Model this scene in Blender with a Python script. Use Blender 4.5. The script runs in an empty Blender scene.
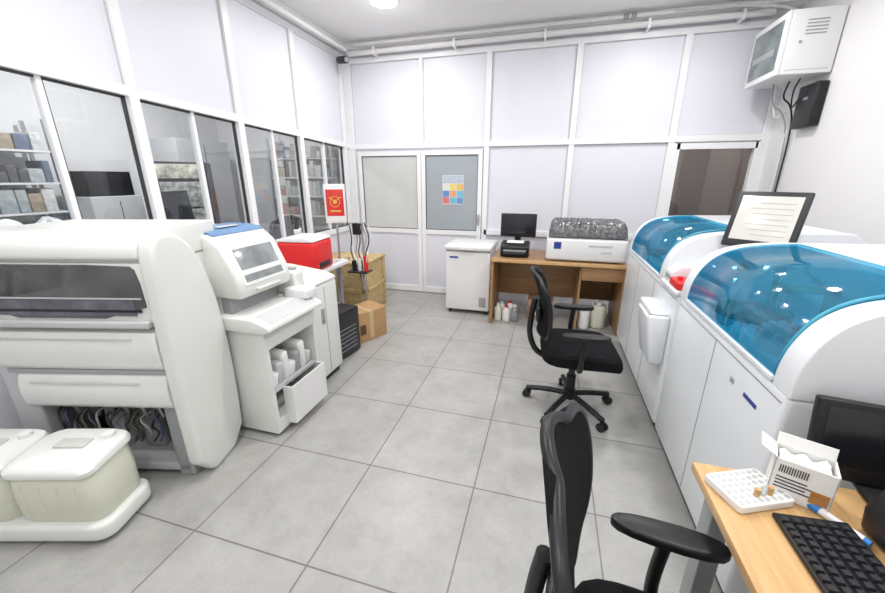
import bpy, bmesh, math, random
from mathutils import Vector, Matrix
random.seed(7)
S=bpy.context.scene
COL=bpy.context.collection
try:
    S.view_settings.view_transform='Standard'
    S.view_settings.look='None'
except Exception: pass

# ---------------------------------------------------------------- materials
def mat(name,col,rough=.5,metal=0.,var=.04,scale=6.,bump=0.,spec=.5,emit=None,es=0.,coat=0.,alpha=None,col2=None):
    m=bpy.data.materials.new(name); m.use_nodes=True
    nt=m.node_tree; b=nt.nodes['Principled BSDF']
    b.inputs['Roughness'].default_value=rough; b.inputs['Metallic'].default_value=metal
    b.inputs['Specular IOR Level'].default_value=spec
    b.inputs['Coat Weight'].default_value=coat
    tc=nt.nodes.new('ShaderNodeTexCoord'); n=nt.nodes.new('ShaderNodeTexNoise')
    n.inputs['Scale'].default_value=scale; n.inputs['Detail'].default_value=4
    nt.links.new(tc.outputs['Object'],n.inputs['Vector'])
    r=nt.nodes.new('ShaderNodeValToRGB')
    c2=col2 or tuple(max(0,c*(1-var)) for c in col)
    r.color_ramp.elements[0].position=.3; r.color_ramp.elements[1].position=.7
    r.color_ramp.elements[0].color=(*c2,1); r.color_ramp.elements[1].color=(*col,1)
    nt.links.new(n.outputs['Fac'],r.inputs['Fac']); nt.links.new(r.outputs['Color'],b.inputs['Base Color'])
    if bump:
        bp=nt.nodes.new('ShaderNodeBump'); bp.inputs['Strength'].default_value=bump; bp.inputs['Distance'].default_value=.01
        nt.links.new(n.outputs['Fac'],bp.inputs['Height']); nt.links.new(bp.outputs['Normal'],b.inputs['Normal'])
    if emit:
        b.inputs['Emission Color'].default_value=(*emit,1); b.inputs['Emission Strength'].default_value=es
    return m
def glass(name,tint,gl=.1,rough=.02,opaq=0.,ocol=(.1,.1,.1),fres=.45):
    m=bpy.data.materials.new(name); m.use_nodes=True; nt=m.node_tree; nt.nodes.clear()
    o=nt.nodes.new('ShaderNodeOutputMaterial'); t=nt.nodes.new('ShaderNodeBsdfTransparent'); t.inputs[0].default_value=(*tint,1)
    g=nt.nodes.new('ShaderNodeBsdfGlossy'); g.inputs['Roughness'].default_value=rough
    d=nt.nodes.new('ShaderNodeBsdfDiffuse'); d.inputs[0].default_value=(*ocol,1)
    m0=nt.nodes.new('ShaderNodeMixShader'); m0.inputs[0].default_value=opaq
    nt.links.new(t.outputs[0],m0.inputs[1]); nt.links.new(d.outputs[0],m0.inputs[2])
    lw=nt.nodes.new('ShaderNodeLayerWeight'); lw.inputs[0].default_value=.25
    mm=nt.nodes.new('ShaderNodeMath'); mm.operation='MULTIPLY_ADD'; mm.inputs[1].default_value=fres; mm.inputs[2].default_value=gl; mm.use_clamp=True
    nt.links.new(lw.outputs['Fresnel'],mm.inputs[0])
    mx=nt.nodes.new('ShaderNodeMixShader'); nt.links.new(mm.outputs[0],mx.inputs[0])
    nt.links.new(m0.outputs[0],mx.inputs[1]); nt.links.new(g.outputs[0],mx.inputs[2]); nt.links.new(mx.outputs[0],o.inputs[0])
    return m

PANEL=mat('panel_lavender',(.765,.765,.825),.45,var=.02,scale=1.5)
ALU=mat('white_aluminium',(.88,.88,.89),.35,var=.02)
PAINT=mat('white_paint',(.81,.80,.80),.7,var=.03,scale=2,bump=.05)
CEIL=mat('ceiling_paint',(.88,.875,.875),.8,var=.02,scale=2)
RUB=mat('dark_gasket',(.04,.04,.045),.5)
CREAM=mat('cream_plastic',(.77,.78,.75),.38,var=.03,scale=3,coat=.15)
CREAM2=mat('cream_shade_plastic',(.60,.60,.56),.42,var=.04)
WHITE=mat('white_plastic',(.80,.83,.86),.32,var=.02,coat=.2)
WHITE2=mat('white_enamel',(.82,.82,.82),.3,var=.02)
GREY=mat('grey_plastic',(.35,.36,.37),.45)
LGREY=mat('light_grey_plastic',(.55,.56,.57),.4)
DARK=mat('dark_plastic',(.025,.026,.03),.42,spec=.4)
BLACK=mat('black_plastic',(.012,.012,.014),.38,spec=.4)
FAB=mat('black_fabric',(.010,.010,.012),.85,scale=300,var=.5,bump=.3,spec=.15)
BLUE=mat('blue_strip',(.13,.25,.44),.35)
RED=mat('red_plastic',(.75,.02,.02),.4)
YEL=mat('osb_board',(.68,.50,.24),.75,var=.35,scale=22,bump=.3)
CARD=mat('cardboard',(.50,.30,.14),.8,var=.12,scale=9)
STEEL=mat('steel',(.55,.55,.56),.3,metal=.9)
TANK=mat('tank_plastic',(.72,.735,.61),.4,var=.08,scale=4)
TEAL=glass('teal_lid',(.28,.74,.90),.09,.06,.17,(.02,.40,.62),fres=.34)
WGL=glass('window_glass',(.93,.95,.96),.04,fres=.35)
SMOKE=glass('smoked_glass',(.62,.58,.56),.10,.05,.20,(.09,.08,.08))
CLEARP=glass('clear_plastic',(.92,.94,.96),.18,.12,.15,(.7,.72,.74))
FROST=mat('frosted_glass',(.62,.63,.62),.25,var=.03,scale=1)
FROST2=mat('frosted_glass_blue',(.38,.42,.45),.22,var=.04,scale=1)
SCR=mat('lcd_lit',(.5,.5,.47),.2,emit=(.68,.67,.61),es=.36)
PAPER=mat('paper',(.85,.85,.83),.8,var=.02)
LOGO=mat('logo_ink',(.02,.05,.3),.4)

def wood(name,c1,c2,axis='X'):
    m=bpy.data.materials.new(name); m.use_nodes=True; nt=m.node_tree; b=nt.nodes['Principled BSDF']; b.inputs['Roughness'].default_value=.38
    tc=nt.nodes.new('ShaderNodeTexCoord'); mp=nt.nodes.new('ShaderNodeMapping')
    mp.inputs['Scale'].default_value={'X':(1.5,22,22),'Y':(22,1.5,22)}[axis]
    n=nt.nodes.new('ShaderNodeTexNoise'); n.inputs['Scale'].default_value=2.2; n.inputs['Detail'].default_value=6; n.inputs['Distortion'].default_value=.6
    r=nt.nodes.new('ShaderNodeValToRGB'); r.color_ramp.elements[0].color=(*c2,1); r.color_ramp.elements[1].color=(*c1,1)
    r.color_ramp.elements[0].position=.3; r.color_ramp.elements[1].position=.7
    nt.links.new(tc.outputs['Object'],mp.inputs[0]); nt.links.new(mp.outputs[0],n.inputs['Vector']); nt.links.new(n.outputs['Fac'],r.inputs[0]); nt.links.new(r.outputs[0],b.inputs['Base Color'])
    return m
OAK=wood('oak_laminate',(.70,.45,.21),(.52,.31,.13),'Y')
OAK2=wood('brown_laminate',(.42,.24,.11),(.29,.16,.07),'X')
WALN=wood('walnut_panel',(.26,.17,.13),(.16,.10,.08),'X')

def tilemat():
    m=bpy.data.materials.new('floor_tiles'); m.use_nodes=True; nt=m.node_tree; b=nt.nodes['Principled BSDF']
    tc=nt.nodes.new('ShaderNodeTexCoord'); mp=nt.nodes.new('ShaderNodeMapping'); mp.inputs['Location'].default_value=(.265+6,-1.545+6,0)
    br=nt.nodes.new('ShaderNodeTexBrick'); br.offset=0; br.squash=1
    br.inputs['Scale'].default_value=1; br.inputs['Brick Width'].default_value=.6; br.inputs['Row Height'].default_value=.6
    br.inputs['Mortar Size'].default_value=.0038; br.inputs['Mortar Smooth'].default_value=.1
    br.inputs['Color1'].default_value=(1,1,1,1); br.inputs['Color2'].default_value=(.95,.95,.95,1); br.inputs['Mortar'].default_value=(.42,.41,.40,1)
    n=nt.nodes.new('ShaderNodeTexNoise'); n.inputs['Scale'].default_value=5; n.inputs['Detail'].default_value=14; n.inputs['Roughness'].default_value=.8
    r=nt.nodes.new('ShaderNodeValToRGB'); r.color_ramp.elements[0].color=(.325,.322,.305,1); r.color_ramp.elements[1].color=(.43,.427,.408,1)
    r.color_ramp.elements[0].position=.35; r.color_ramp.elements[1].position=.65
    mx=nt.nodes.new('ShaderNodeMix'); mx.data_type='RGBA'; mx.blend_type='MULTIPLY'; mx.inputs[0].default_value=1
    nt.links.new(tc.outputs['Object'],mp.inputs[0]); nt.links.new(mp.outputs[0],br.inputs['Vector']); nt.links.new(tc.outputs['Object'],n.inputs['Vector'])
    nt.links.new(n.outputs['Fac'],r.inputs[0]); nt.links.new(r.outputs[0],mx.inputs[6]); nt.links.new(br.outputs['Color'],mx.inputs[7]); nt.links.new(mx.outputs[2],b.inputs['Base Color'])
    b.inputs['Roughness'].default_value=.34
    return m
TILE=tilemat()

# ---------------------------------------------------------------- geometry helpers
def link(o,p=None):
    COL.objects.link(o)
    if p is not None: o.parent=p
    return o
def group(name,loc=(0,0,0),rz=0,p=None):
    e=bpy.data.objects.new(name,None); e.location=loc; e.rotation_euler=(0,0,math.radians(rz)); e.empty_display_size=.1
    return link(e,p)
def finish(bm,name,m,p,loc=(0,0,0),rot=(0,0,0),smooth=True):
    bmesh.ops.recalc_face_normals(bm,faces=bm.faces)
    me=bpy.data.meshes.new(name); bm.to_mesh(me); bm.free()
    for q in (m if isinstance(m,(list,tuple)) else [m]): me.materials.append(q)
    if smooth:
        for f in me.polygons: f.use_smooth=True
        me.set_sharp_from_angle(angle=math.radians(34))
    o=bpy.data.objects.new(name,me); o.location=loc; o.rotation_euler=[math.radians(a) for a in rot]
    return link(o,p)
def bev(bm,b,seg=3):
    if b>0:
        es=[e for e in bm.edges if len(e.link_faces)==2 and e.calc_face_angle(0)>math.radians(30)]
        bmesh.ops.bevel(bm,geom=es,offset=b,segments=seg,profile=.5,affect='EDGES',clamp_overlap=True)
def box(p,name,x,y,z,m,b=0.,rot=(0,0,0),seg=3):
    """x,y,z are (min,max)"""
    bm=bmesh.new(); bmesh.ops.create_cube(bm,size=1)
    s=(x[1]-x[0],y[1]-y[0],z[1]-z[0])
    for v in bm.verts: v.co=Vector((v.co.x*s[0],v.co.y*s[1],v.co.z*s[2]))
    bev(bm,min(b,min(abs(k) for k in s)*.45),seg)
    return finish(bm,name,m,p,((x[0]+x[1])/2,(y[0]+y[1])/2,(z[0]+z[1])/2),rot)
def boxes(p,name,L,m):
    bm=bmesh.new()
    for (x,y,z) in L:
        r=bmesh.ops.create_cube(bm,size=1)
        for v in r['verts']: v.co=Vector((v.co.x*(x[1]-x[0])+(x[0]+x[1])/2,v.co.y*(y[1]-y[0])+(y[0]+y[1])/2,v.co.z*(z[1]-z[0])+(z[0]+z[1])/2))
    return finish(bm,name,m,p,smooth=False)
def prism(p,name,prof,ax,a0,a1,m,b=0.,loc=(0,0,0),rot=(0,0,0),seg=3,sm=0):
    if sm: prof=chaikin(prof,sm)
    bm=bmesh.new(); A=[];B=[]
    def co(q,a): return {'x':(a,q[0],q[1]),'y':(q[0],a,q[1]),'z':(q[0],q[1],a)}[ax]
    for q in prof: A.append(bm.verts.new(co(q,a0))); B.append(bm.verts.new(co(q,a1)))
    n=len(prof)
    bm.faces.new(A); bm.faces.new(B[::-1])
    for i in range(n): bm.faces.new((A[i],A[(i+1)%n],B[(i+1)%n],B[i]))
    bmesh.ops.recalc_face_normals(bm,faces=bm.faces)
    bev(bm,b,seg)
    return finish(bm,name,m,p,loc,rot)
def chaikin(P,n,closed=True):
    for _ in range(n):
        Q=[]; L=len(P)
        for i in range(L if closed else L-1):
            a=P[i];c=P[(i+1)%L]
            Q.append(tuple(a[k]*.75+c[k]*.25 for k in range(len(a)))); Q.append(tuple(a[k]*.25+c[k]*.75 for k in range(len(a))))
        if not closed: Q=[P[0]]+Q+[P[-1]]
        P=Q
    return P
def strip(p,name,prof,ax,a0,a1,m,th=.006):
    bm=bmesh.new(); A=[];B=[]
    def co(q,a): return {'x':(a,q[0],q[1]),'y':(q[0],a,q[1]),'z':(q[0],q[1],a)}[ax]
    for q in prof: A.append(bm.verts.new(co(q,a0))); B.append(bm.verts.new(co(q,a1)))
    for i in range(len(prof)-1): bm.faces.new((A[i],A[i+1],B[i+1],B[i]))
    o=finish(bm,name,m,p)
    if th:
        s=o.modifiers.new('s','SOLIDIFY'); s.thickness=th; s.offset=0
    return o
def cyl(p,name,a,c,r,m,r2=None,seg=24,b=0.):
    a=Vector(a);c=Vector(c);d=c-a
    bm=bmesh.new(); bmesh.ops.create_cone(bm,cap_ends=True,segments=seg,radius1=r,radius2=r if r2 is None else r2,depth=d.length)
    if b: bev(bm,b,2)
    q=d.to_track_quat('Z','Y').to_matrix().to_4x4(); bm.transform(q)
    return finish(bm,name,m,p,(a+c)/2)
def tube(p,name,pts,r,m,smooth=2,closed=False):
    if smooth: pts=chaikin([tuple(q) for q in pts],smooth,closed)
    cu=bpy.data.curves.new(name,'CURVE'); cu.dimensions='3D'; cu.bevel_depth=r; cu.bevel_resolution=3; cu.use_fill_caps=True
    s=cu.splines.new('POLY'); s.points.add(len(pts)-1)
    for i,q in enumerate(pts): s.points[i].co=(*q,1)
    s.use_cyclic_u=closed
    cu.materials.append(m); o=bpy.data.objects.new(name,cu); return link(o,p)
def loft(p,name,rings,m,closed_caps=True):
    bm=bmesh.new(); V=[[bm.verts.new(q) for q in R] for R in rings]; n=len(rings[0])
    for i in range(len(V)-1):
        for j in range(n): bm.faces.new((V[i][j],V[i][(j+1)%n],V[i+1][(j+1)%n],V[i+1][j]))
    if closed_caps: bm.faces.new(V[0]); bm.faces.new(V[-1][::-1])
    return finish(bm,name,m,p)
def bottle(p,name,x,y,z,r,h,m,cap):
    rings=[]
    for (k,zz) in [(.9,0),(1,.03),(1,.66),(.85,.76),(.4,.86),(.38,.9)]:
        rings.append([(x+r*k*math.cos(t*math.pi/8),y+r*k*math.sin(t*math.pi/8),z+h*zz) for t in range(16)])
    loft(p,name,rings,m); cyl(p,name+'_cap',(x,y,z+h*.88),(x,y,z+h),r*.45,cap,seg=16)

# ---------------------------------------------------------------- room shell
XL=-2.70; XR=2.10; YB=4.87; H=3.15; YS=-1.4; OX=-5.6; OY=5.6
boxes(None,'floor',[((OX-.1,XR+.1),(YS-.1,7.2),(-.1,0))],TILE)
boxes(None,'ceiling',[((OX-.1,XR+.1),(YS-.1,7.2),(H,H+.1))],CEIL)
boxes(None,'wall_right',[((XR,XR+.1),(YS,7.2),(0,H))],PAINT)
boxes(None,'wall_south',[((OX,XR),(YS-.1,YS),(0,H))],PAINT)
W0,W1=1.27,2.01
boxes(None,'wall_back',[((XL,W0),(YB,YB+.06),(0,H)),((W0,XR),(YB,YB+.06),(1.88,H)),((W0,XR),(YB,YB+.06),(0,.90)),((W1,XR),(YB,YB+.06),(.9,1.88))],PANEL)
def zt(y): return 2.185-.042*y
posts=[-.8,.16,1.10,2.05,2.95,3.80,4.74]
bm=bmesh.new()
def addq(bm,y0,y1,zl,zu,x0,x1):
    c=[(x,y,z) for x in (x0,x1) for (y,z) in ((y0,zl(y0)),(y1,zl(y1)),(y1,zu(y1)),(y0,zu(y0)))]
    v=[bm.verts.new(q) for q in c]
    for f in ((0,1,2,3),(7,6,5,4),(0,4,5,1),(1,5,6,2),(2,6,7,3),(3,7,4,0)): bm.faces.new([v[i] for i in f])
addq(bm,YS,YB,lambda y:0,lambda y:.9,XL-.05,XL)
addq(bm,YS,YB,zt,lambda y:H,XL-.05,XL)
addq(bm,4.74,YB,lambda y:.9,zt,XL-.05,XL)
finish(bm,'wall_left',PANEL,None,smooth=False)
bm=bmesh.new()
k=lambda c:(lambda y:c)
for y in posts: addq(bm,y-.032,y+.032,k(0),k(H-.14),XL-.07,XL+.025)
addq(bm,YS,YB,lambda y:zt(y)-.03,lambda y:zt(y)+.03,XL-.07,XL+.022)
addq(bm,YS,YB,k(.87),k(.93),XL-.07,XL+.022)
addq(bm,YS,YB,k(2.99),k(3.05),XL-.0,XL+.022)
addq(bm,YS,YB,k(3.07),k(H),XL,XL+.10)
finish(bm,'trim_1',ALU,None,smooth=False)
# thin joints round the upper panels of the left partition
bm=bmesh.new()
for i in range(len(posts)-1):
    y0=posts[i]+.032;y1=posts[i+1]-.032
    for (a,c) in ((y0,y0+.006),(y1-.006,y1)): addq(bm,a,c,lambda y:zt(y)+.03,k(2.99),XL,XL+.004)
    addq(bm,y0,y1,lambda y:zt(y)+.03,lambda y:zt(y)+.036,XL,XL+.004)
finish(bm,'trim_4',LGREY,None,smooth=False)
for i in range(len(posts)-1):
    g=group('window_%d'%(i+1)); y0=posts[i]+.032;y1=posts[i+1]-.032; ym=(y0+y1)/2
    bm=bmesh.new(); addq(bm,y0,y1,k(.93),lambda y:zt(y)-.03,XL-.03,XL-.024); finish(bm,'pane',WGL,g,smooth=False)
    bm=bmesh.new(); t=.012
    for (a,c) in ((y0,y0+t),(y1-t,y1),(ym+.014,ym+.022)): addq(bm,a,c,k(.93),lambda y:zt(y)-.03,XL-.04,XL-.015)
    addq(bm,y0,y1,lambda y:zt(y)-.03-t,lambda y:zt(y)-.03,XL-.04,XL-.015); addq(bm,y0,y1,k(.93),k(.93+t),XL-.04,XL-.015)
    finish(bm,'gasket',RUB,g,smooth=False)
    bm=bmesh.new(); addq(bm,ym-.014,ym+.014,k(.93),lambda y:zt(y)-.03,XL-.05,XL-.01); finish(bm,'mullion',ALU,g,smooth=False)
# back trim
T=[]
F0,F1=YB-.03,YB
for x in (-.81,.18,1.21): T.append(((x-.032,x+.032),(F0,F1),(0,2.97)))
T.append(((-1.665,-1.625),(F0,F1),(1.94,2.97)))
T.append(((XL,XL+.1),(F0,F1),(0,2.97))); T.append(((2.03,XR),(F0,F1),(0,2.97)))
T.append(((XL,XR),(F0-.004,F1),(1.935,2.0))); T.append(((XL,XR),(F0-.004,F1),(2.94,3.0)))
T.append(((-.81,XR),(F0,F1),(.86,.92)))
T.append(((XL,XR),(YB-.10,YB),(3.08,H)))
boxes(None,'trim_2',T,ALU)
T=[]
for (a,c) in ((-2.60,-1.665),(-1.625,-.842),(-.778,.148),(.212,1.178),(1.242,2.03)):
    for (d,e) in ((2.0,2.94),):
        T+=[((a,a+.006),(YB-.006,YB),(d,e)),((c-.006,c),(YB-.006,YB),(d,e)),((a,c),(YB-.006,YB),(d,d+.006)),((a,c),(YB-.006,YB),(e-.006,e))]
for (a,c) in ((-.778,.148),(.212,1.178)):
    d,e=.92,1.935; T+=[((a,a+.006),(YB-.006,YB),(d,e)),((c-.006,c),(YB-.006,YB),(d,e)),((a,c),(YB-.006,YB),(e-.006,e))]
boxes(None,'trim_3',T,LGREY)
def door(name,x0,x1,gm,upz=1.9,midz=.87):
    g=group(name); y0,y1=YB-.045,YB-.002
    fw=.055
    boxes(g,'frame',[((x0,x0+fw),(y0,y1),(.01,upz)),((x1-fw,x1),(y0,y1),(.01,upz)),((x0+fw,x1-fw),(y0,y1),(upz-fw,upz)),((x0+fw,x1-fw),(y0,y1),(midz-.03,midz+.03)),((x0+fw,x1-fw),(y0,y1),(.01,.09))],ALU)
    box(g,'pane',(x0+fw,x1-fw),(y0+.018,y1-.01),(midz+.03,upz-fw),gm)
    box(g,'lower_panel',(x0+fw,x1-fw),(y0+.015,y1-.01),(.09,midz-.03),PANEL)
    t=.008
    a,c,d,e=x0+fw,x1-fw,midz+.03,upz-fw
    boxes(g,'gasket',[((a,a+t),(y0+.01,y0+.02),(d,e)),((c-t,c),(y0+.01,y0+.02),(d,e)),((a,c),(y0+.01,y0+.02),(d,d+t)),((a,c),(y0+.01,y0+.02),(e-t,e))],RUB)
    return g
door('door_1',-2.56,-1.66,FROST)
d2=door('door_2',-1.655,-.85,FROST2)
box(d2,'handle',(-.895,-.87),(YB-.085,YB-.045),(.98,1.12),STEEL,.006)
g=group('poster'); yy=YB-.031
box(g,'sheet',(-1.37,-1.09),(yy-.004,yy),(1.235,1.60),PAPER)
box(g,'header',(-1.365,-1.095),(yy-.0055,yy-.003),(1.50,1.595),mat('poster_header',(.55,.62,.72),.6,var=.3,scale=30))
pc=[(.75,.08,.06),(.85,.50,.05),(.03,.2,.6),(.05,.45,.65),(.8,.8,.75),(.9,.30,.08),(.05,.25,.55),(.85,.70,.1),(.1,.5,.75)]
for i in range(3):
    for j in range(3):
        c=pc[(i*3+j*2)%9]; box(g,'swatch_%d'%(i*3+j),(-1.365+i*.092,-1.278+i*.092),(yy-.0055,yy-.003),(1.245+j*.084,1.325+j*.084),mat('ink%d%d'%(i,j),c,.6,scale=55,col2=tuple(.5*v+.25 for v in c)))
g=group('window_7')
boxes(g,'frame',[((W0-.03,W0+.03),(YB-.035,YB+.07),(.88,1.92)),((W1-.02,W1+.03),(YB-.035,YB+.07),(.88,1.92)),((W0,W1),(YB-.035,YB+.07),(1.86,1.92)),((W0,W1),(YB-.035,YB+.07),(.87,.93))],ALU)
box(g,'pane',(W0+.03,W1-.02),(YB+.03,YB+.035),(.93,1.86),SMOKE)
boxes(None,'wall_store_back',[((1.2,XR),(6.4,6.5),(0,H))],mat('store_paint',(.42,.31,.25),.7))
boxes(None,'wall_store_side',[((.9,1.0),(YB+.08,6.5),(0,H))],mat('store_paint2',(.45,.36,.31),.7))
g=group('wooden_door'); box(g,'leaf',(1.75,2.09),(6.34,6.38),(0,2.05),WALN,.004); box(g,'architrave',(1.69,1.75),(6.32,6.40),(0,2.10),CREAM2,.004); box(g,'lever',(1.79,1.87),(6.30,6.33),(1.0,1.02),STEEL,.005)
boxes(None,'wall_outer_left',[((OX-.1,OX),(YS,OY+.1),(0,H))],PAINT)
boxes(None,'wall_outer_back',[((OX,XL-.05),(OY,OY+.1),(0,H))],PAINT)
boxes(None,'baseboard_right',[((XR-.012,XR),(YS,YB-.05),(0,.09))],LGREY)
g=group('ceiling_conduit')
tube(g,'pipe_1',[(-2.55,4.74,3.02),(0,4.74,3.03),(1.85,4.74,3.03)],.028,PAINT,0)
tube(g,'pipe_2',[(-2.45,4.70,3.10),(1.3,4.70,3.10),(2.0,4.70,3.10)],.018,PAINT,0)
tube(g,'pipe_3',[(1.0,4.62,3.09),(1.5,4.6,3.07),(1.9,4.5,2.98),(1.95,4.45,2.86)],.012,LGREY,2)
tube(g,'pipe_4',[(-2.52,4.60,3.03),(-2.52,0,3.03)],.022,PAINT,0)
for x in (-2.2,-1.2,-.2,.8,1.6): box(g,'clip',(x-.012,x+.012),(4.70,4.86),(2.985,3.07),ALU)
for x in (.55,.62): cyl(g,'box_%d'%int(x*100),(x,4.70,3.10),(x+.05,4.70,3.10),.024,GREY)
g=group('security_camera')
cyl(g,'mount',(-2.62,4.70,2.98),(-2.52,4.62,2.93),.018,BLACK); cyl(g,'body',(-2.62,4.62,2.93),(-2.46,4.52,2.90),.04,BLACK,b=.008); cyl(g,'lens',(-2.46,4.52,2.90),(-2.455,4.517,2.899),.028,GREY)

# ---------------------------------------------------------------- lights
LM=mat('lamp_diffuser',(1,1,1),.5,emit=(1,.98,.95),es=8)
def lamp(x,y,pw,r=.12,col=(1,.99,.985)):
    g=group('ceiling_light',(x,y,H))
    cyl(g,'bezel',(0,0,-.012),(0,0,0),r+.02,WHITE2,seg=40); cyl(g,'diffuser',(0,0,-.018),(0,0,-.011),r,LM,seg=40)
    l=bpy.data.lights.new('lamp','AREA'); l.shape='DISK'; l.size=r*2.0; l.energy=pw; l.color=col
    o=bpy.data.objects.new('lamp_emitter',l); o.location=(0,0,-.024); link(o,g)
    q=bpy.data.lights.new('ceiling_fill','POINT'); q.energy=pw*.09; q.color=col; q.shadow_soft_size=.12  # added point light with no fixture of its own, whitens the ceiling
    o=bpy.data.objects.new('ceiling_fill',q); o.location=(0,0,-.30); link(o,g)
lamp(-1.66,3.84,22); lamp(.9,3.7,22); lamp(-.4,2.4,23)
lamp(-1.45,1.2,20); lamp(.95,1.3,20); lamp(-.4,-.3,17); lamp(1.2,-.4,11); lamp(-1.9,-.5,11)
lamp(-4.2,3.4,46); lamp(-4.2,.8,42); lamp(1.6,5.7,16)

# ---------------------------------------------------------------- right analysers
def analyser(name,loc,L,lid0,lid1,rear=1.0):
    g=group(name,loc)
    box(g,'plinth',(.04,rear),(.02,L-.02),(0,.10),BLACK)
    box(g,'body',(0,rear),(0,L),(.075,.93),WHITE,.018)
    nseam=3 if L>1.2 else 2
    for i in range(1,nseam): box(g,'seam_%d'%i,(-.0015,.01),(L*i/nseam-.003,L*i/nseam+.003),(.10,.90),GREY)
    box(g,'seam_h',(-.0015,.01),(.02,L-.02),(.895,.900),GREY)
    curve=[(0,.93),(.0,1.0),(.02,1.085),(.07,1.17),(.16,1.225),(.30,1.25),(.42,1.255)]
    curve=chaikin(curve,2,False)
    cap=curve+[(rear-.1,1.265),(rear,1.18),(rear,.925),(0,.925)]
    box(g,'deck',(.02,rear),(lid0,lid1),(.90,.95),WHITE)
    prism(g,'end_cap_1',cap,'y',-.005 if lid0<.2 else lid0-.11,lid0,WHITE,.012)
    prism(g,'end_cap_2',cap,'y',lid1,lid1+.10,WHITE,.012)
    prism(g,'rear_housing',[(.44,.94),(.40,1.258),(rear-.1,1.265),(rear,1.18),(rear,.94)],'y',lid0,lid1,WHITE,.01)
    strip(g,'lid',[(x+.004,z+.004) for x,z in curve],'y',lid0+.002,lid1-.002,TEAL,.008)
    box(g,'lid_lip',(-.008,.012),(lid0,lid1),(.935,.955),WHITE,.004)
    tube(g,'lid_rim',[(x+.006,lid0+.006,z+.008) for x,z in curve],.006,mat('lid_edge',(.05,.35,.5),.3),0)
    w=lid1-lid0
    cyl(g,'reagent_disc',(.21,lid0+w*.30,.95),(.21,lid0+w*.30,1.0),.15,GREY,seg=40)
    cyl(g,'disc_hub',(.21,lid0+w*.30,1.0),(.21,lid0+w*.30,1.03),.05,DARK,seg=24)
    cyl(g,'sample_disc',(.21,lid0+w*.76,.95),(.21,lid0+w*.76,.985),.14,DARK,seg=40)
    for i in range(18):
        a=i*math.pi/9; cyl(g,'vial_%d'%i,(.21+.125*math.cos(a),lid0+w*.3+.125*math.sin(a),1.0),(.21+.125*math.cos(a),lid0+w*.3+.125*math.sin(a),1.02),.013,WHITE2,seg=10)
    for i,(a,b2) in enumerate(((.34,.5),(.36,.12),(.34,.93))):
        cyl(g,'probe_post_%d'%i,(a,lid0+w*b2,.95),(a,lid0+w*b2,1.15),.018,DARK); box(g,'probe_arm_%d'%i,(a-.17,a+.02),(lid0+w*b2-.02,lid0+w*b2+.02),(1.13,1.16),BLACK,.006)
        cyl(g,'probe_%d'%i,(a-.16,lid0+w*b2,1.04),(a-.16,lid0+w*b2,1.14),.004,STEEL)
    return g
a1=analyser('chemistry_analyser',(.74,1.22,0),1.03,.09,.93)
a2=analyser('chemistry_analyser',(.74,2.28,0),1.47,.42,1.37,rear=1.0)
box(a1,'logo_mark',(-.002,.004),(.13,.22),(.80,.815),LOGO); box(a1,'indicator',(-.002,.004),(.30,.33),(.80,.82),GREY)
box(a2,'side_deck',(-.02,.9),(.0,.31),(.925,.955),WHITE,.01)
box(a2,'sample_drawer',(-.10,.04),(.06,.40),(.60,.80),WHITE,.02)
prism(a2,'waste_bin',[(-.13,.78),(.0,.78),(.0,.47),(-.08,.47)],'y',.04,.30,WHITE,.015)
box(a2,'bin_opening',(-.115,-.01),(.06,.28),(.776,.786),GREY,.002)
prism(a2,'loader_cover',[(.0,.955),(.0,1.02),(.05,1.06),(.28,1.07),(.28,.955)],'y',.19,.31,WHITE,.012)
box(a2,'loader_slot',(-.003,.02),(.20,.29),(.975,1.0),GREY,.003)
box(a2,'red_reagent_rack',(-.01,.26),(.01,.17),(.957,1.0),RED,.006)
for i in range(6): cyl(a2,'red_cap_%d'%i,(.02+.042*i,.09,1.0),(.02+.042*i,.09,1.02),.015,RED,seg=12)
def monitor(name,loc,rz,w,h,frame,screen,tilt=8,base=True,zb=.1,p=None,th=.03,bz=.022):
    g=group(name,loc,rz,p)   # faces -x
    t=group('head',(0,0,zb),0,g); t.rotation_euler=(0,math.radians(tilt),0)
    box(t,'casing',(0,th),(-w/2,w/2),(0,h),frame,.008)
    box(t,'rear_bulge',(th,th+.03),(-w/3,w/3),(h*.2,h*.8),frame,.012)
    box(t,'screen',(-.002,.004),(-w/2+bz,w/2-bz),(bz+.012,h-bz),screen,.001)
    if base:
        box(g,'neck',(th*.6,th*.6+.03),(-.035,.035),(.01,zb+h*.4),frame,.006)
        box(g,'foot',(-.07,.12),(-w*.26,w*.26),(0,.014),frame,.005)
    return g
m1=monitor('touchscreen_monitor',(1.11,2.44,.957),50,.325,.32,DARK,SCR,tilt=20,zb=.235,base=False,bz=.028)
SCL=mat('screen_line',(.45,.44,.41),.4)
for i in range(7): box(m1.children[0],'list_row_%d'%i,(-.0035,-.0018),(-.11,.04+.02*(i%3)),(.07+i*.03,.073+i*.03),SCL)
cyl(m1,'arm',(.06,0,.0),(.06,0,.34),.022,DARK); cyl(m1,'arm_base',(.05,0,.0),(.05,0,.02),.07,DARK)

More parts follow.
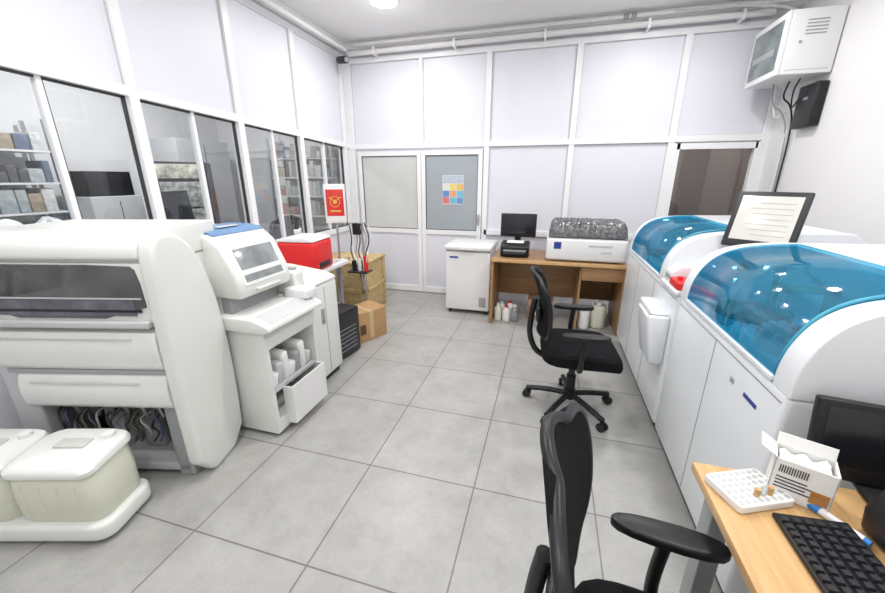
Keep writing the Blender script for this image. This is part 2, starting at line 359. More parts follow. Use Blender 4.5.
# ---------------------------------------------------------------- left immunoassay analyser
G=group('immunoassay_analyser'); A=group('main_unit',(-1.72,1.2,0),14,G)
X0=-.83
box(A,'chassis',(X0,-.02),(.05,.54),(.44,1.18),CREAM,.015)
box(A,'lower_cavity',(X0,-.04),(.30,.54),(.03,.44),DARK,.01)
box(A,'cavity_side',(X0,X0+.02),(.05,.54),(.03,.44),GREY)
box(A,'side_frame',(X0-.09,X0+.06),(.02,.12),(.0,.66),LGREY,.01)
box(A,'cavity_floor',(X0,-.04),(.02,.32),(.03,.08),LGREY,.01)
box(A,'front_leg',(-.12,-.03),(.02,.10),(.0,.44),GREY,.01)
prism(A,'top_hood',[(-.005,1.20),(-.022,1.225),(-.018,1.26),(.0,1.29),(.03,1.312),(.08,1.327),(.16,1.335),(.54,1.335),(.54,1.18),(-.0,1.19)],'x',X0,-.015,CREAM,.006)
box(A,'hood_seam',(X0,-.02),(-.023,-.012),(1.212,1.216),GREY)
prism(A,'window_surround',[(-.02,.915),(-.02,1.20),(.06,1.20),(.06,.915)],'x',X0,-.015,CREAM,.008)
prism(A,'window_glass',chaikin([(X0-.03,.94),(X0-.03,1.195),(-.07,1.195),(-.035,1.165),(-.025,.94)],1),'y',-.027,-.018,mat('dark_window',(.10,.10,.105),.12,var=.5,scale=4,spec=.8),.002)
box(A,'window_reveal_line',(X0,-.04),(-.031,-.025),(1.035,1.042),LGREY)
box(A,'window_inner_band',(X0+.05,-.08),(-.030,-.026),(.955,1.03),mat('grey_blue_interior',(.16,.17,.20),.3,var=.6,scale=12))  # opaque mottled grey-blue band standing for the interior behind the window
box(A,'window_dark_rail',(X0,-.05),(-.032,-.026),(.972,.985),BLACK,.002)
box(A,'silver_lip',(X0,-.025),(-.045,.02),(.895,.93),LGREY,.008)
prism(A,'drawer_upper',[(.03,.66),(-.01,.665),(-.032,.69),(-.042,.75),(-.042,.81),(-.03,.865),(.03,.885)],'x',X0,-.018,CREAM,.008)
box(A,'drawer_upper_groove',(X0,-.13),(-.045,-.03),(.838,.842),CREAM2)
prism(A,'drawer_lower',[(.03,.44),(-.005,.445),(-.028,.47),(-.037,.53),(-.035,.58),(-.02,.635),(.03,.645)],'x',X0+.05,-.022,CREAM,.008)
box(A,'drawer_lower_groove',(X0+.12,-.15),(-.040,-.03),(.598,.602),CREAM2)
box(A,'drawer_gap',(X0,-.02),(-.012,.05),(.64,.665),GREY)
sp=[(-.03,.002),(-.04,.5),(-.035,1.1),(-.025,1.27),(.02,1.325),(.09,1.33),(.16,1.305),(.235,1.24),(.30,1.12),(.345,.96),(.375,.75),(.385,.4),(.36,.002)]
prism(A,'side_column',chaikin(sp,1),'x',-.018,.062,CREAM,.026,seg=5)
cols=[(.015,.015,.015),(.03,.05,.10),(.18,.18,.17),(.02,.02,.02),(.10,.08,.05),(.05,.05,.06),(.30,.30,.29)]
for i in range(16):
    x=X0+.15+i*.035; c=mat('hose%d'%i,cols[i%7],.4); j=random.random
    tube(A,'hose_%d'%i,[(x,.28,.40),(x+.05*j(),.12,.43-j()*.08),(x-.08*j(),.04,.40-.1*j()),(x+.06*j(),-.0,.30),(x-.05,.05,.2)],.006,c)
for i in range(6): cyl(A,'fitting_%d'%i,(X0+.2+i*.09,.08,.34),(X0+.2+i*.09,.06,.42),.014,STEEL,seg=12)
for i in range(3): box(A,'pump_%d'%i,(X0+.25+i*.2,X0+.35+i*.2),(.14,.26),(.08,.36),[LGREY,GREY,DARK][i],.012)
# pulled-out waste carriage with two rounded tanks
C=group('waste_carriage',(-.185,-.05,0),2,A)
def rrect(x0,x1,y0,y1,r,n=5):
    P=[]
    for (cx,cy,a0) in ((x1-r,y0+r,-90),(x1-r,y1-r,0),(x0+r,y1-r,90),(x0+r,y0+r,180)):
        for i in range(n+1):
            a=math.radians(a0+90*i/n); P.append((cx+r*math.cos(a),cy+r*math.sin(a)))
    return P
prism(C,'bumper',rrect(-.80,.04,-.35,-.05,.07),'z',.02,.105,CREAM,.02)
for i,(a,b2) in enumerate(((-.78,-.375),(-.365,.015))):
    rings=[]
    for (ins,z) in ((.012,.10),(.0,.13),(-.002,.25),(.004,.33),(.016,.362)):
        rings.append([(q[0],q[1],z) for q in rrect(a+ins,b2-ins,-.325+ins,-.07-ins*.3,.06)])
    loft(C,'tank_%d'%i,rings,TANK)
    for r in range(1,5): box(C,'tank_rib_%d_%d'%(i,r),(a+(b2-a)*r/5-.003,a+(b2-a)*r/5+.003),(-.331,-.320),(.16,.31),TANK,.0025)
    rings=[]
    for (ins,z) in ((.004,.352),(-.003,.360),(-.003,.378),(.006,.392),(.03,.402)):
        rings.append([(q[0],q[1],z+(q[1]+.2)*.06) for q in rrect(a+ins,b2-ins,-.328+ins,-.062-ins*.3,.05)])
    loft(C,'tank_lid_%d'%i,rings,CREAM)
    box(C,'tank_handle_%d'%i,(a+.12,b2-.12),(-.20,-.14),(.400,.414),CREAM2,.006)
    cyl(C,'tank_cap_%d'%i,(b2-.07,-.12,.40),(b2-.07,-.12,.425),.025,WHITE2)
for i in range(2): cyl(C,'wheel_%d'%i,(-.1-.5*i,-.2,.03),(-.06-.5*i,-.2,.03),.03,DARK)

B=group('track_unit',(0,0,0),0,G)
hp=[(-2.45,.90),(-2.45,1.26),(-1.92,1.275),(-1.80,1.255),(-1.72,1.19),(-1.65,1.04),(-1.63,.955),(-1.64,.90)]
prism(B,'hood_body',hp,'y',1.60,2.04,CREAM,.02,seg=3)
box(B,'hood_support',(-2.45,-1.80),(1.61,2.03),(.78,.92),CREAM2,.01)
box(B,'track_slot',(-1.80,-1.74),(1.62,2.02),(.80,.90),GREY,.004)
prism(B,'blue_strip',[(-1.92,1.276),(-1.82,1.262),(-1.795,1.247),(-1.79,1.254),(-1.815,1.270),(-1.92,1.284)],'y',1.63,2.02,BLUE)
box(B,'blue_cap',(-2.02,-1.90),(1.64,2.0),(1.276,1.286),BLUE,.004)
box(B,'blue_cap_slot',(-1.90,-1.86),(1.75,1.90),(1.282,1.288),LGREY,.002)
def sl(t,o):
    a=Vector((-1.722,1.185)); c=Vector((-1.640,.975)); d=c-a; n=Vector((-d.y,d.x)).normalized()
    if n.x<0: n=-n
    q=a+d*t+n*o; return (q.x,q.y)
GL=mat('hood_window_glass',(.36,.39,.40),.10,var=.5,scale=8,spec=.8)
prism(B,'hood_window_rim',[sl(-.03,-.004),sl(-.03,.010),sl(1.03,.010),sl(1.03,-.004)],'y',1.645,2.0,WHITE2,.003)
prism(B,'hood_window',[sl(.06,-.004),sl(.06,.013),sl(.94,.013),sl(.94,-.004)],'y',1.665,1.975,GL,.002)
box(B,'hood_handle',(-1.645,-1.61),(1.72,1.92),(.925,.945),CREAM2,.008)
prism(B,'ledge',[(-2.4,.80),(-1.56,.80),(-1.46,.765),(-1.45,.735),(-1.50,.715),(-2.4,.715)],'y',1.57,2.10,CREAM,.01)
prism(B,'ledge_slot',[(-1.575,.802),(-1.575,.806),(-1.47,.772),(-1.47,.766)],'y',1.62,2.06,LGREY)
box(B,'lower_body',(-2.45,-1.80),(1.60,2.08),(.03,.72),CREAM,.01)
boxes(B,'lower_frame',[((-1.80,-1.52),(1.60,1.625),(.03,.72)),((-1.80,-1.52),(2.055,2.08),(.03,.72)),((-1.80,-1.52),(1.625,2.055),(.60,.72)),((-1.80,-1.52),(1.625,2.055),(.03,.12))],CREAM)
box(B,'compartment_back',(-1.80,-1.79),(1.625,2.055),(.12,.60),LGREY)
box(B,'inner_shelf',(-1.79,-1.53),(1.63,2.05),(.30,.32),LGREY)
boxes(B,'bin',[((-1.53,-1.46),(1.70,1.712),(.05,.31)),((-1.53,-1.46),(2.045,2.057),(.05,.31)),((-1.472,-1.46),(1.712,2.045),(.05,.31)),((-1.53,-1.472),(1.712,2.045),(.05,.065))],WHITE2)
for i in range(7):
    box(B,'bag_%d'%i,(-1.70+random.random()*.04,-1.545),(1.64+i*.056,1.70+i*.056),(.32,.42+.05*(i%3)),[PAPER,LGREY,PAPER,WHITE2,GREY,PAPER,LGREY][i],.018,rot=(7*(i%3-1),5,0))
box(B,'rack_holder',(-1.95,-1.62),(2.06,2.16),(.80,.96),CREAM,.02)
box(B,'rack_slot',(-1.90,-1.66),(2.10,2.14),(.955,.975),GREY,.004)
box(B,'sample_entry',(-1.68,-1.50),(2.00,2.12),(.79,.86),WHITE2,.015)

g=group('reagent_cabinet')
box(g,'body',(-2.40,-1.60),(2.17,2.52),(.05,.80),CREAM,.015)
box(g,'plinth',(-2.38,-1.63),(2.19,2.50),(0,.055),DARK)
prism(g,'sloped_lid',[(-2.40,.80),(-2.40,.90),(-2.0,.90),(-1.68,.86),(-1.60,.83),(-1.60,.80)],'y',2.17,2.52,CREAM,.012)
box(g,'door_seam',(-1.603,-1.598),(2.34,2.345),(.08,.78),GREY); box(g,'handle',(-1.605,-1.585),(2.28,2.31),(.50,.62),GREY,.005)

g=group('lab_bench')
box(g,'top',(-2.64,-1.96),(2.62,3.36),(.72,.76),WHITE2,.005)
for i,(x,y) in enumerate(((-2.60,2.66),(-2.05,2.66),(-2.60,3.30),(-2.05,3.30))): box(g,'leg_%d'%i,(x-.02,x+.02),(y-.02,y+.02),(0,.72),STEEL)
box(g,'shelf',(-2.60,-2.05),(2.66,3.30),(.28,.30),LGREY)
g=group('centrifuge',(-2.13,2.90,.76),6)
box(g,'base',(-.18,.18),(-.18,.18),(.0,.27),RED,.03)
prism(g,'lid',[(-.175,.27),(-.175,.29),(-.10,.305),(.10,.305),(.175,.285),(.175,.27)],'y',-.175,.175,WHITE2,.008)
box(g,'panel',(.175,.185),(-.10,.10),(.03,.08),DARK,.004)
g=group('microscope',(-2.42,3.2,.76),-60)
box(g,'base',(-.12,.12),(-.08,.08),(0,.03),WHITE2,.01); box(g,'pillar',(-.11,-.06),(-.03,.03),(.03,.30),WHITE2,.012); box(g,'arm',(-.10,.06),(-.03,.03),(.27,.32),WHITE2,.012)
box(g,'stage',(-.06,.10),(-.07,.07),(.13,.145),BLACK,.003); cyl(g,'objective',(.04,0,.16),(.04,0,.27),.018,STEEL); cyl(g,'eyepiece',(.04,0,.32),(-.05,0,.42),.02,BLACK)
g=group('display_screen_on_stand',(-2.02,3.29,.76),28)
cyl(g,'base',(0,0,0),(0,0,.015),.05,WHITE2); cyl(g,'pole',(0,0,.01),(0,0,.50),.011,STEEL)
box(g,'frame',(-.10,.10),(-.018,.018),(.38,.75),WHITE2,.008)
REDS=mat('red_screen',(.62,.03,.03),.3,emit=(.7,.03,.03),es=.15,var=.2)
box(g,'screen',(-.088,.088),(-.021,-.017),(.40,.72),mat('screen_white',(.85,.85,.84),.4),.001); box(g,'red_sheet',(-.082,.082),(-.0235,-.020),(.45,.70),REDS,.001)
GOLD=mat('gold_ink',(.75,.45,.08),.4)
tube(g,'emblem_ring',[(.045*math.cos(a*math.pi/8),-.0245,.585+.05*math.sin(a*math.pi/8)) for a in range(16)],.004,GOLD,0,True)
cyl(g,'emblem_centre',(0,-.0255,.585),(0,-.022,.585),.022,GOLD,seg=6); box(g,'emblem_bar',(-.05,.05),(-.0255,-.022),(.49,.505),GOLD)
for s in (-1,1): tube(g,'emblem_wing_%d'%s,[(s*.02,-.0245,.60),(s*.04,-.0245,.63),(s*.065,-.0245,.62)],.004,GOLD,1)
g=group('cable_stand',(-1.86,3.50,0))
cyl(g,'pole',(0,0,.02),(0,0,1.12),.010,STEEL); cyl(g,'base',(0,0,0),(0,0,.025),.07,DARK); cyl(g,'cross',(-.16,0,1.12),(.05,0,1.12),.008,STEEL)
for i in range(8): tube(g,'cable_%d'%i,[(-.15+.03*i,.0,1.12),(-.14+.035*i,.03,.95),(-.17+.03*i,.02,.80),(-.05+.015*i,-.02,.62+.03*i),(-.02,0,.40)],.006,[BLACK,WHITE2,GREY][i%3])
box(g,'clip_box',(-.10,-.02),(-.03,.03),(1.0,1.12),BLACK,.01); box(g,'tray',(-.17,.06),(-.08,.08),(.60,.615),BLACK,.004)
for i in range(3): cyl(g,'flask_%d'%i,(-.12+.07*i,0,.615),(-.12+.07*i,0,.72+.03*i),.025,[BLACK,WHITE2,RED][i])
g=group('desktop_computer',(-1.76,2.74,0),-8)
box(g,'case',(-.10,.10),(-.18,.18),(.01,.44),BLACK,.008); box(g,'front_panel',(.098,.106),(-.17,.17),(.03,.42),DARK,.003)
for i in range(4): cyl(g,'foot_%d'%i,((-.07,.07)[i%2],(-.15,.15)[i//2],0),((-.07,.07)[i%2],(-.15,.15)[i//2],.012),.012,BLACK,seg=10)
for i in range(6): box(g,'vent_%d'%i,(.104,.108),(-.12,.12),(.08+i*.04,.086+i*.04),GREY)
g=group('cardboard_box',(-1.755,3.20,0),-26)
box(g,'carton',(-.14,.14),(-.19,.19),(0,.30),CARD,.003); box(g,'tape',(-.142,.142),(-.025,.025),(.02,.302),mat('tape',(.58,.42,.24),.35)); box(g,'print_mark',(.139,.1425),(-.14,-.07),(.08,.18),mat('carton_ink',(.12,.07,.03),.7))
for i,s in enumerate((1,-1)): box(g,'flap_%d'%i,(-.14,.14),(s*.097-.092,s*.097+.092),(.302,.306),CARD,.001,rot=(s*3,0,0))
g=group('plywood_crate',(-2.30,3.98,0),2)
box(g,'shell',(-.32,.32),(-.28,.28),(.02,.62),YEL,.003)
for s in (-1,1):
    box(g,'batten_v%d'%s,(s*.29-.025,s*.29+.025),(-.295,-.28),(.0,.62),YEL,.002); box(g,'side_batten%d'%s,(.32,.335),(s*.25-.025,s*.25+.025),(0,.62),YEL,.002)
box(g,'batten_mid',(-.32,.32),(-.295,-.28),(.28,.33),YEL,.002); box(g,'lid',(-.34,.34),(-.30,.30),(.62,.645),YEL,.003); box(g,'side_batten_mid',(.32,.335),(-.28,.28),(.28,.33),YEL,.002)
for i in range(4): cyl(g,'stud_%d'%i,(-.2+.13*i,-.15,.645),(-.2+.13*i,-.15,.68),.012,RED if i%2 else GREY)

g=group('chest_freezer')
box(g,'cabinet',(-1.13,-.60),(4.12,4.62),(.05,.76),WHITE2,.015); box(g,'gasket',(-1.12,-.61),(4.115,4.60),(.76,.772),GREY); box(g,'lid',(-1.14,-.59),(4.09,4.64),(.772,.83),WHITE2,.02)
box(g,'lid_handle',(-.95,-.78),(4.07,4.095),(.78,.80),LGREY,.005); box(g,'control_panel',(-.72,-.64),(4.115,4.122),(.10,.22),GREY,.003)
for i,(x,y) in enumerate(((-1.08,4.17),(-.65,4.17),(-1.08,4.57),(-.65,4.57))): cyl(g,'caster_%d'%i,(x-.015,y,.027),(x+.015,y,.027),.027,DARK)
box(g,'badge',(-1.08,-.98),(4.117,4.122),(.68,.70),LOGO)

g=group('wooden_desk')
dx0,dx1,dy0,dy1=-.56,.79,3.87,4.52
box(g,'top',(dx0,dx1),(dy0,dy1),(.715,.75),OAK2,.003)
box(g,'side_left',(dx0,dx0+.03),(dy0+.02,dy1),(0,.715),OAK2,.002)
box(g,'modesty_panel',(dx0+.03,dx1-.03),(dy1-.05,dy1-.03),(.20,.715),OAK2,.002); box(g,'drawer_front',(dx1-.42,dx1-.03),(dy0+.03,dy0+.05),(.57,.71),OAK2,.002)
box(g,'partition',(dx1-.44,dx1-.42),(dy0+.05,dy1-.05),(.0,.715),OAK2,.002); box(g,'front_edge',(dx0,dx1),(dy0-.003,dy0+.001),(.715,.748),OAK,.001)
box(g,'side_right',(dx1-.03,dx1),(dy0+.02,dy1),(0,.715),OAK2,.002)
m=monitor('computer_monitor',(-.33,4.34,.752),-90+180,.40,.26,BLACK,mat('lcd_off',(.015,.015,.02),.15),tilt=3,zb=.17)
g=group('laser_printer',(-.33,4.10,.751),0)
prism(g,'body',[(-.11,0),(-.11,.11),(-.06,.15),(.11,.15),(.11,0)],'x',-.15,.15,BLACK,.012); box(g,'output_tray',(-.11,.11),(-.16,-.10),(.04,.055),DARK,.004); box(g,'paper',(-.09,.09),(-.08,.07),(.148,.156),PAPER,.001); box(g,'slot',(-.12,.12),(-.113,-.105),(.06,.08),GREY)
g=group('benchtop_analyser',(.38,4.14,.751),0)
box(g,'lower_case',(-.385,.385),(-.24,.24),(.01,.24),WHITE2,.03); box(g,'upper_step',(-.36,.36),(-.20,.22),(.24,.29),WHITE2,.02)
for i,x in enumerate((-.3,.3)): box(g,'foot_%d'%i,(x-.03,x+.03),(-.2,.2),(0,.012),DARK)
box(g,'label_blue',(-.31,-.24),(-.243,-.238),(.13,.20),LOGO); box(g,'label_text',(.02,.24),(-.243,-.238),(.16,.18),LGREY); box(g,'label_text2',(.14,.24),(-.243,-.238),(.10,.115),LGREY)
bm=bmesh.new(); nx,ny=44,26; V={}
for i in range(nx+1):
    for j in range(ny+1):
        x=-.37+.74*i/nx; y=-.235+.46*j/ny
        ed=min(i,nx-i)/3.; ed2=min(j,ny-j)/2.5; kk=min(1,ed,ed2)
        z=.29+.11*math.sqrt(max(0,min(1,kk)))+random.uniform(-.010,.010)*(kk>0)+ (0 if kk>0 else -.04)
        V[i,j]=bm.verts.new((x,y,z))
for i in range(nx):
    for j in range(ny): bm.faces.new((V[i,j],V[i+1,j],V[i+1,j+1],V[i,j+1]))
finish(bm,'dust_cover',mat('plastic_sheet',(.16,.16,.17),.2,var=.75,scale=30,bump=.5,spec=.8,col2=(.035,.035,.04)),g)
g=group('reagent_bottles',(-.36,4.1,0))
for i in range(5): bottle(g,'bottle_%d'%i,-.12+.095*(i%3)+.03*(i//3),-.06+.12*(i//3),0,.042,.20-.02*(i%2),[TANK,PAPER,CLEARP][i%3],RED if i%3==1 else WHITE2)
g=group('bottle_carton',(-.02,4.25,0),0)
box(g,'carton',(-.14,.14),(-.10,.10),(0,.24),mat('printed_carton',(.45,.25,.18),.7,var=.5,scale=14),.003); box(g,'label',(-.08,.08),(-.103,-.099),(.06,.18),PAPER)
g=group('canister',(.60,4.12,0)); prism(g,'jug',chaikin([(-.08,-.08),(.08,-.08),(.08,.08),(-.08,.08)],1),'z',0,.25,TANK,.02); cyl(g,'neck',(0,0,.25),(0,0,.29),.03,WHITE2); tube(g,'grip',[(-.06,0,.25),(-.06,0,.29),(-.01,0,.30)],.01,TANK)
g=group('canister',(.45,4.05,0)); prism(g,'jug',chaikin([(-.06,-.07),(.06,-.07),(.06,.07),(-.06,.07)],1),'z',0,.20,WHITE2,.02); cyl(g,'neck',(0,0,.20),(0,0,.24),.025,BLUE)

# ---------------------------------------------------------------- office chairs (face +x)
def chair(loc,rz,seat=.47,top=1.0,arms=True,col=FAB,bw=.225,lean=.09,cup=.045,taper=.40):
    g=group('office_chair',loc,rz)
    for i in range(5):
        a=math.radians(72*i+20); c,s=math.cos(a),math.sin(a)
        tube(g,'base_arm_%d'%i,[(.03*c,.03*s,.11),(.17*c,.17*s,.10),(.30*c,.30*s,.075)],.019,BLACK,1)
        cyl(g,'caster_stem_%d'%i,(.30*c,.30*s,.04),(.30*c,.30*s,.085),.010,BLACK,seg=10)
        for k,o in enumerate((-.014,.014)):
            px,py=-s*o,c*o
            cyl(g,'caster_%d_%d'%(i,k),(.30*c+px*.4,.30*s+py*.4,.029),(.30*c+px*1.9,.30*s+py*1.9,.029),.029,BLACK,seg=18,b=.004)
    cyl(g,'hub',(0,0,.08),(0,0,.15),.04,BLACK); cyl(g,'gas_lift',(0,0,.13),(0,0,seat-.10),.022,DARK); cyl(g,'lift_sleeve',(0,0,.14),(0,0,.26),.032,BLACK)
    box(g,'mechanism',(-.12,.10),(-.08,.08),(seat-.12,seat-.07),BLACK,.015)
    rings=[]
    for (k,z) in [(.90,-.065),(.98,-.05),(1.0,-.02),(.98,.01),(.90,.028),(.6,.034),(.2,.03)]:
        R=[]
        for t in range(40):
            a=t*2*math.pi/40; n=4.5
            r=1/((abs(math.cos(a))**n+abs(math.sin(a))**n)**(1/n))
            x=.255*k*r*math.cos(a)+.03; y=.25*k*r*math.sin(a)
            zz=z-(.03*max(0,(x-.14)/.12)**2)
            R.append((x,y,seat+zz))
        rings.append(R)
    loft(g,'seat',rings,col)
    bm=bmesh.new(); nu,nv=20,22; V={}
    for j in range(nv+1):
        t=j/nv; z=seat+.10+(top-seat-.10)*t
        w=bw*(1-.10*t)* (1-max(0,(t-.75)/.25)**3*taper)*(1-max(0,(.12-t)/.12)**2*.3)
        for i in range(nu+1):
            s=-1+2*i/nu
            x=-.25+.035*math.sin(t*math.pi*.9)-lean*t**1.5*.9+cup*s*s
            V[i,j]=bm.verts.new((x,w*s,z-(.035*s*s*max(0,(t-.7)/.3))))
    for i in range(nu):
        for j in range(nv): bm.faces.new((V[i,j],V[i+1,j],V[i+1,j+1],V[i,j+1]))
    edge=[V[i,0].co.copy() for i in range(nu+1)]+[V[nu,j].co.copy() for j in range(1,nv+1)]+[V[i,nv].co.copy() for i in range(nu-1,-1,-1)]+[V[0,j].co.copy() for j in range(nv-1,0,-1)]
    o=finish(bm,'backrest_mesh',col,g); sdf=o.modifiers.new('s','SOLIDIFY'); sdf.thickness=.022; sdf.offset=0
    tube(g,'backrest_frame',edge,.013,BLACK,1,True)
    tube(g,'spine',[(-.08,0,seat-.10),(-.24,0,seat-.09),(-.31,0,seat+.05),(-.30,0,seat+.22),(-.285,0,seat+.32)],.020,BLACK)
    box(g,'lumbar',(-.275,-.25),(-.14,.14),(seat+.20,seat+.30),BLACK,.01)
    if arms:
        for s in (-1,1):
            y=s*.285
            tube(g,'arm_bracket_%d'%s,[(.0,s*.12,seat-.07),(.0,s*.25,seat-.065),(.0,y,seat-.03),(.0,y,seat+.05),(.01,y,seat+.17)],.018,BLACK,2)
            prism(g,'arm_pad_%d'%s,chaikin([(-.13,y-.035),(.15,y-.04),(.15,y+.04),(-.13,y+.035)],2),'z',seat+.165,seat+.195,BLACK,.008)
    return g
chair((.24,2.45,0),4,seat=.48,top=1.0)
chair((.335,.60,0),-6,seat=.47,top=1.105,bw=.265,lean=.075,cup=.03,taper=.6)
chair((-3.35,4.1,0),150,seat=.50,top=1.12,arms=False)

# ---------------------------------------------------------------- foreground desk
g=group('computer_desk')
box(g,'top',(.475,1.30),(-.30,1.08),(.722,.75),OAK,.003)
for i,(x,y) in enumerate(((.53,1.0),(.53,-.24),(1.25,1.0),(1.25,-.24))): box(g,'leg_%d'%i,(x-.025,x+.025),(y-.03,y+.03),(0,.722),GREY,.004)
box(g,'beam',(.52,.54),(-.24,1.0),(.685,.72),GREY); box(g,'foot_rail',(.53,1.25),(.99,1.01),(.08,.12),GREY)
g=group('keyboard',(.675,.70,.751),0)
prism(g,'case',[(-.075,0),(-.075,.012),(.075,.024),(.075,0)],'y',-.22,.22,BLACK,.004)
bm=bmesh.new()
for r in range(6):
    for c in range(20):
        x=-.062+r*.0235; y=-.20+c*.0208; z=.016+(x+.075)/.15*.012
        q=bmesh.ops.create_cone(bm,cap_ends=True,segments=4,radius1=.0125,radius2=.0098,depth=.008)
        for v in q['verts']:
            xx=(v.co.x-v.co.y)*.7071; yy=(v.co.x+v.co.y)*.7071; v.co=Vector((x+xx,y+yy*.9,z+v.co.z))
finish(bm,'keys',DARK,g,smooth=False)
g=group('tube_rack',(.575,.985,.751),24)
prism(g,'tray',rrect(-.082,.082,-.058,.058,.012),'z',0,.022,PAPER,.003)
bm=bmesh.new()
for i in range(8):
    for j in range(6):
        q=bmesh.ops.create_cone(bm,cap_ends=True,segments=12,radius1=.0065,radius2=.0065,depth=.004)
        for v in q['verts']: v.co+=Vector((-.067+i*.019,-.045+j*.018,.0215))
finish(bm,'wells',LGREY,g)
for i in range(3): cyl(g,'vial_%d'%i,(.03-.02*i,-.03,.02),(.03-.02*i,-.03,.045),.007,[OAK,CLEARP,OAK][i],seg=12)
g=group('reagent_carton',(.695,1.015,.751),-24)
t=.003
boxes(g,'carton_walls',[((-.060,.060),(-.040,-.040+t),(0,.115)),((-.060,.060),(.040-t,.040),(0,.115)),((-.060,-.060+t),(-.040,.040),(0,.115)),((.060-t,.060),(-.040,.040),(0,.115)),((-.060,.060),(-.040,.040),(0,t))],PAPER)
box(g,'flap_rear',(-.058,.058),(.040,.044),(.112,.145),PAPER,.0,rot=(-14,0,0)); box(g,'flap_side',(-.095,-.060),(-.036,.036),(.124,.127),PAPER,.0,rot=(0,30,0))
bm=bmesh.new(); V={}
for i in range(13):
    for j in range(7): V[i,j]=bm.verts.new((-.05+i*.0083,-.03+j*.01,.102+.008*math.sin(i*1.3)*math.cos(j*1.1)+random.uniform(-.003,.004)))
for i in range(12):
    for j in range(6): bm.faces.new((V[i,j],V[i+1,j],V[i+1,j+1],V[i,j+1]))
finish(bm,'inner_tissue',PAPER,g)
INK=mat('black_ink',(.03,.03,.03),.6)
boxes(g,'barcode',[((-.048+i*.0048,-.0458+i*.0048),(-.0412,-.040),(.078,.100)) for i in range(12)],INK)
boxes(g,'label_text',[((-.05,.01+.01*(i%2)),(-.0412,-.040),(.062-.010*i,.065-.010*i)) for i in range(4)],INK)
box(g,'orange_mark',(.02,.055),(-.0412,-.040),(.02,.055),mat('orange_ink',(.55,.25,.07),.5,var=.4,scale=60))
PENB=mat('pen_blue',(.03,.22,.62),.35)
g=group('marker_pen',(.745,.915,.761),8); cyl(g,'barrel',(-.02,.045,0),(.015,-.03,0),.0095,WHITE2,seg=14); cyl(g,'cap',(-.038,.083,0),(-.02,.045,0),.0105,PENB,seg=14); cyl(g,'tail',(.015,-.03,0),(.02,-.041,0),.0085,PENB,seg=14)
monitor('computer_monitor',(.985,1.065,.751),82,.46,.225,BLACK,mat('lcd_off2',(.012,.012,.015),.2),tilt=12,zb=.015)
g=group('label_printer',(.955,.825,.751),4)
prism(g,'body',[(-.165,0),(-.175,.07),(-.15,.135),(-.06,.155),(.15,.155),(.165,0)],'y',-.14,.125,BLACK,.018); box(g,'slot',(-.172,-.160),(-.09,.09),(.055,.062),GREY)
box(g,'top_panel',(-.05,.12),(-.10,.09),(.153,.158),DARK,.003)

# ---------------------------------------------------------------- wall cabinet on right wall
g=group('wall_mounted_network_cabinet')
box(g,'case',(1.74,2.09),(4.12,4.68),(2.38,2.84),WHITE2,.006)
box(g,'front_frame',(1.715,1.74),(4.12,4.68),(2.38,2.84),WHITE2,.006); box(g,'glass_door',(1.708,1.716),(4.17,4.63),(2.43,2.79),mat('cabinet_glass',(.22,.27,.27),.12,var=.6,scale=5,spec=.7),.002)
for i in range(5): box(g,'vent_%d'%i,(1.85,1.99),(4.117,4.123),(2.66+i*.024,2.668+i*.024),GREY)
box(g,'lock',(1.82,1.84),(4.117,4.123),(2.60,2.62),GREY); box(g,'panel_seam',(1.77,2.06),(4.118,4.122),(2.41,2.413),GREY)
box(g,'device_inside',(1.704,1.71),(4.22,4.58),(2.55,2.60),GREY)
g=group('battery_backup_unit'); box(g,'case',(2.02,2.095),(4.10,4.36),(1.98,2.32),BLACK,.01); box(g,'badge',(2.017,2.021),(4.2,4.26),(2.2,2.22),GREY)
g=group('hanging_cables')
tube(g,'cable_1',[(1.95,4.4,2.38),(1.93,4.42,2.25),(2.03,4.45,2.2),(2.08,4.45,2.0),(2.085,4.46,1.4),(2.085,4.46,.9)],.007,BLACK)
tube(g,'cable_2',[(1.88,4.5,2.38),(1.90,4.5,2.2),(2.0,4.5,2.15),(2.08,4.5,1.95),(2.085,4.5,.9)],.006,GREY)
tube(g,'cable_3',[(1.98,4.3,2.38),(1.97,4.35,2.3),(2.0,4.38,2.15),(2.04,4.40,2.2),(2.06,4.38,2.32)],.006,BLACK)
tube(g,'cable_4',[(1.92,4.55,2.38),(1.95,4.52,2.05),(2.05,4.5,2.2),(2.07,4.5,1.7),(2.085,4.52,.9)],.006,WHITE2)

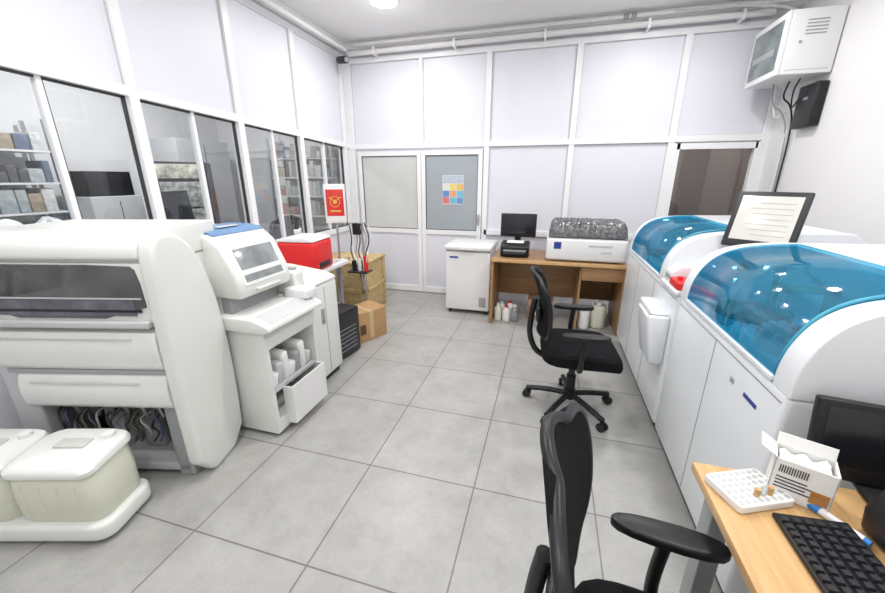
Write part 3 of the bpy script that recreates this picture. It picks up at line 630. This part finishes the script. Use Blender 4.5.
# ---------------------------------------------------------------- adjoining room contents
g=group('display_fridge',(-4.62,3.95,0),40)
box(g,'case',(-.30,.30),(-.25,.25),(.05,1.76),BLACK,.015)
FR=mat('fridge_inside',(.50,.51,.49),.15,scale=16,col2=(.07,.065,.06),emit=(.5,.52,.5),es=.06)
for i in range(4):
    box(g,'shelf_bay_%d'%i,(-.22,.22),(-.262,-.25),(.22+i*.33,.53+i*.33),FR,.004)
box(g,'header',(-.28,.28),(-.262,-.25),(1.56,1.73),mat('fridge_header',(.75,.72,.60),.4,scale=12,col2=(.08,.08,.07),emit=(.6,.58,.5),es=.12),.003); box(g,'handle',(.25,.27),(-.30,-.262),(.9,1.3),STEEL,.004)
for i,x in enumerate((-.24,.24)): box(g,'foot_%d'%i,(x-.03,x+.03),(-.2,.2),(0,.05),DARK)
def shelving(loc,rz,w,levels,seed,post=STEEL):
    g=group('storage_shelf',loc,rz); rnd=random.Random(seed)
    for x in (-w/2,w/2):
        for y in (-.17,.17): box(g,'post',(x-.015,x+.015),(y-.015,y+.015),(0,2.15),post)
    cs=[(.75,.75,.73),(.45,.36,.26),(.16,.20,.28),(.40,.14,.11),(.78,.78,.76),(.12,.12,.13),(.5,.53,.54),(.66,.66,.62)]
    ms=[mat('goods%d%d'%(seed,i),c,.6,var=.35,scale=20) for i,c in enumerate(cs)]
    for li,z in enumerate(levels):
        box(g,'board_%d'%li,(-w/2,w/2),(-.18,.18),(z-.02,z),WHITE2)
        x=-w/2+.03; n=0
        while x<w/2-.09:
            d=rnd.uniform(.06,.15); hh=rnd.uniform(.10,.25)
            if x+d>w/2-.02: break
            box(g,'goods_%d_%d'%(li,n),(x,x+d-.008),(-.15,.12),(z,z+hh),rnd.choice(ms),.012); x+=d; n+=1
    return g
shelving((-5.36,2.25,0),90,1.4,(.5,.95,1.22,1.52,1.84),3)
shelving((-5.36,.7,0),90,1.4,(.5,.95,1.25,1.56,1.86),5)
shelving((-3.75,5.38,0),0,1.1,(.5,1.0,1.30,1.58,1.86),8)
g=group('microwave_oven',(-5.22,3.35,1.36),90); box(g,'case',(-.25,.25),(-.17,.17),(0,.28),BLACK,.01); box(g,'door',(-.24,.12),(-.18,-.17),(.02,.26),DARK,.004)
g=group('storage_cabinet',(-5.22,3.35,0),90); box(g,'case',(-.30,.30),(-.25,.25),(.05,1.36),LGREY,.008); box(g,'plinth',(-.28,.28),(-.23,.23),(0,.05),DARK); box(g,'door_line',(-.003,.003),(-.254,-.248),(.1,1.30),DARK)
g=group('pharmacy_counter')
box(g,'top',(-3.75,-2.85),(.2,3.3),(.93,.97),LGREY,.006); box(g,'carcass',(-3.70,-2.9),(.25,3.25),(0,.93),WHITE2,.004)
g=group('desktop_printer',(-3.3,2.2,.971),10); prism(g,'body',[(-.18,0),(-.18,.16),(-.1,.24),(.18,.24),(.18,0)],'x',-.2,.2,mat('grey_printer',(.25,.26,.28),.4),.02); box(g,'tray',(-.15,.15),(-.26,-.16),(.05,.07),DARK,.004)
monitor('computer_monitor',(-3.35,2.75,.971),-160,.48,.34,BLACK,mat('lcd_office',(.03,.035,.045),.2),tilt=5,zb=.14)
g=group('supply_bags')
for i in range(5):
    yy=.9+i*.21; bm=bmesh.new(); bmesh.ops.create_icosphere(bm,subdivisions=3,radius=.5)
    for v in bm.verts: v.co=Vector((v.co.x*.30+random.uniform(-.01,.01),v.co.y*.22,max(-.162,v.co.z*.36+random.uniform(-.01,.01))))
    finish(bm,'bag_%d'%i,[PAPER,LGREY,CLEARP][i%3],g,(-3.3,yy,.971+.162))
g=group('metal_locker',(-5.3,4.75,0)); box(g,'case',(-.25,.25),(-.45,.45),(0,2.1),LGREY,.008); box(g,'door_gap',(.248,.253),(-.004,.004),(.05,2.05),DARK)
for s in (-1,1): box(g,'handle_%d'%s,(.252,.27),(s*.04-.008,s*.04+.008),(1.0,1.15),STEEL,.003)

# ---------------------------------------------------------------- world + camera
w=bpy.data.worlds.new('world'); S.world=w; w.use_nodes=True
w.node_tree.nodes['Background'].inputs[0].default_value=(.8,.85,.95,1); w.node_tree.nodes['Background'].inputs[1].default_value=.6
cam=bpy.data.cameras.new('camera'); cam.sensor_width=36; cam.lens=370/885*36; cam.clip_start=.02; cam.clip_end=60
co=bpy.data.objects.new('camera',cam); COL.objects.link(co)
co.location=(0,0,1.56); co.rotation_euler=(math.radians(90)-math.atan(118/370),0,math.atan(110/388.4))
S.camera=co
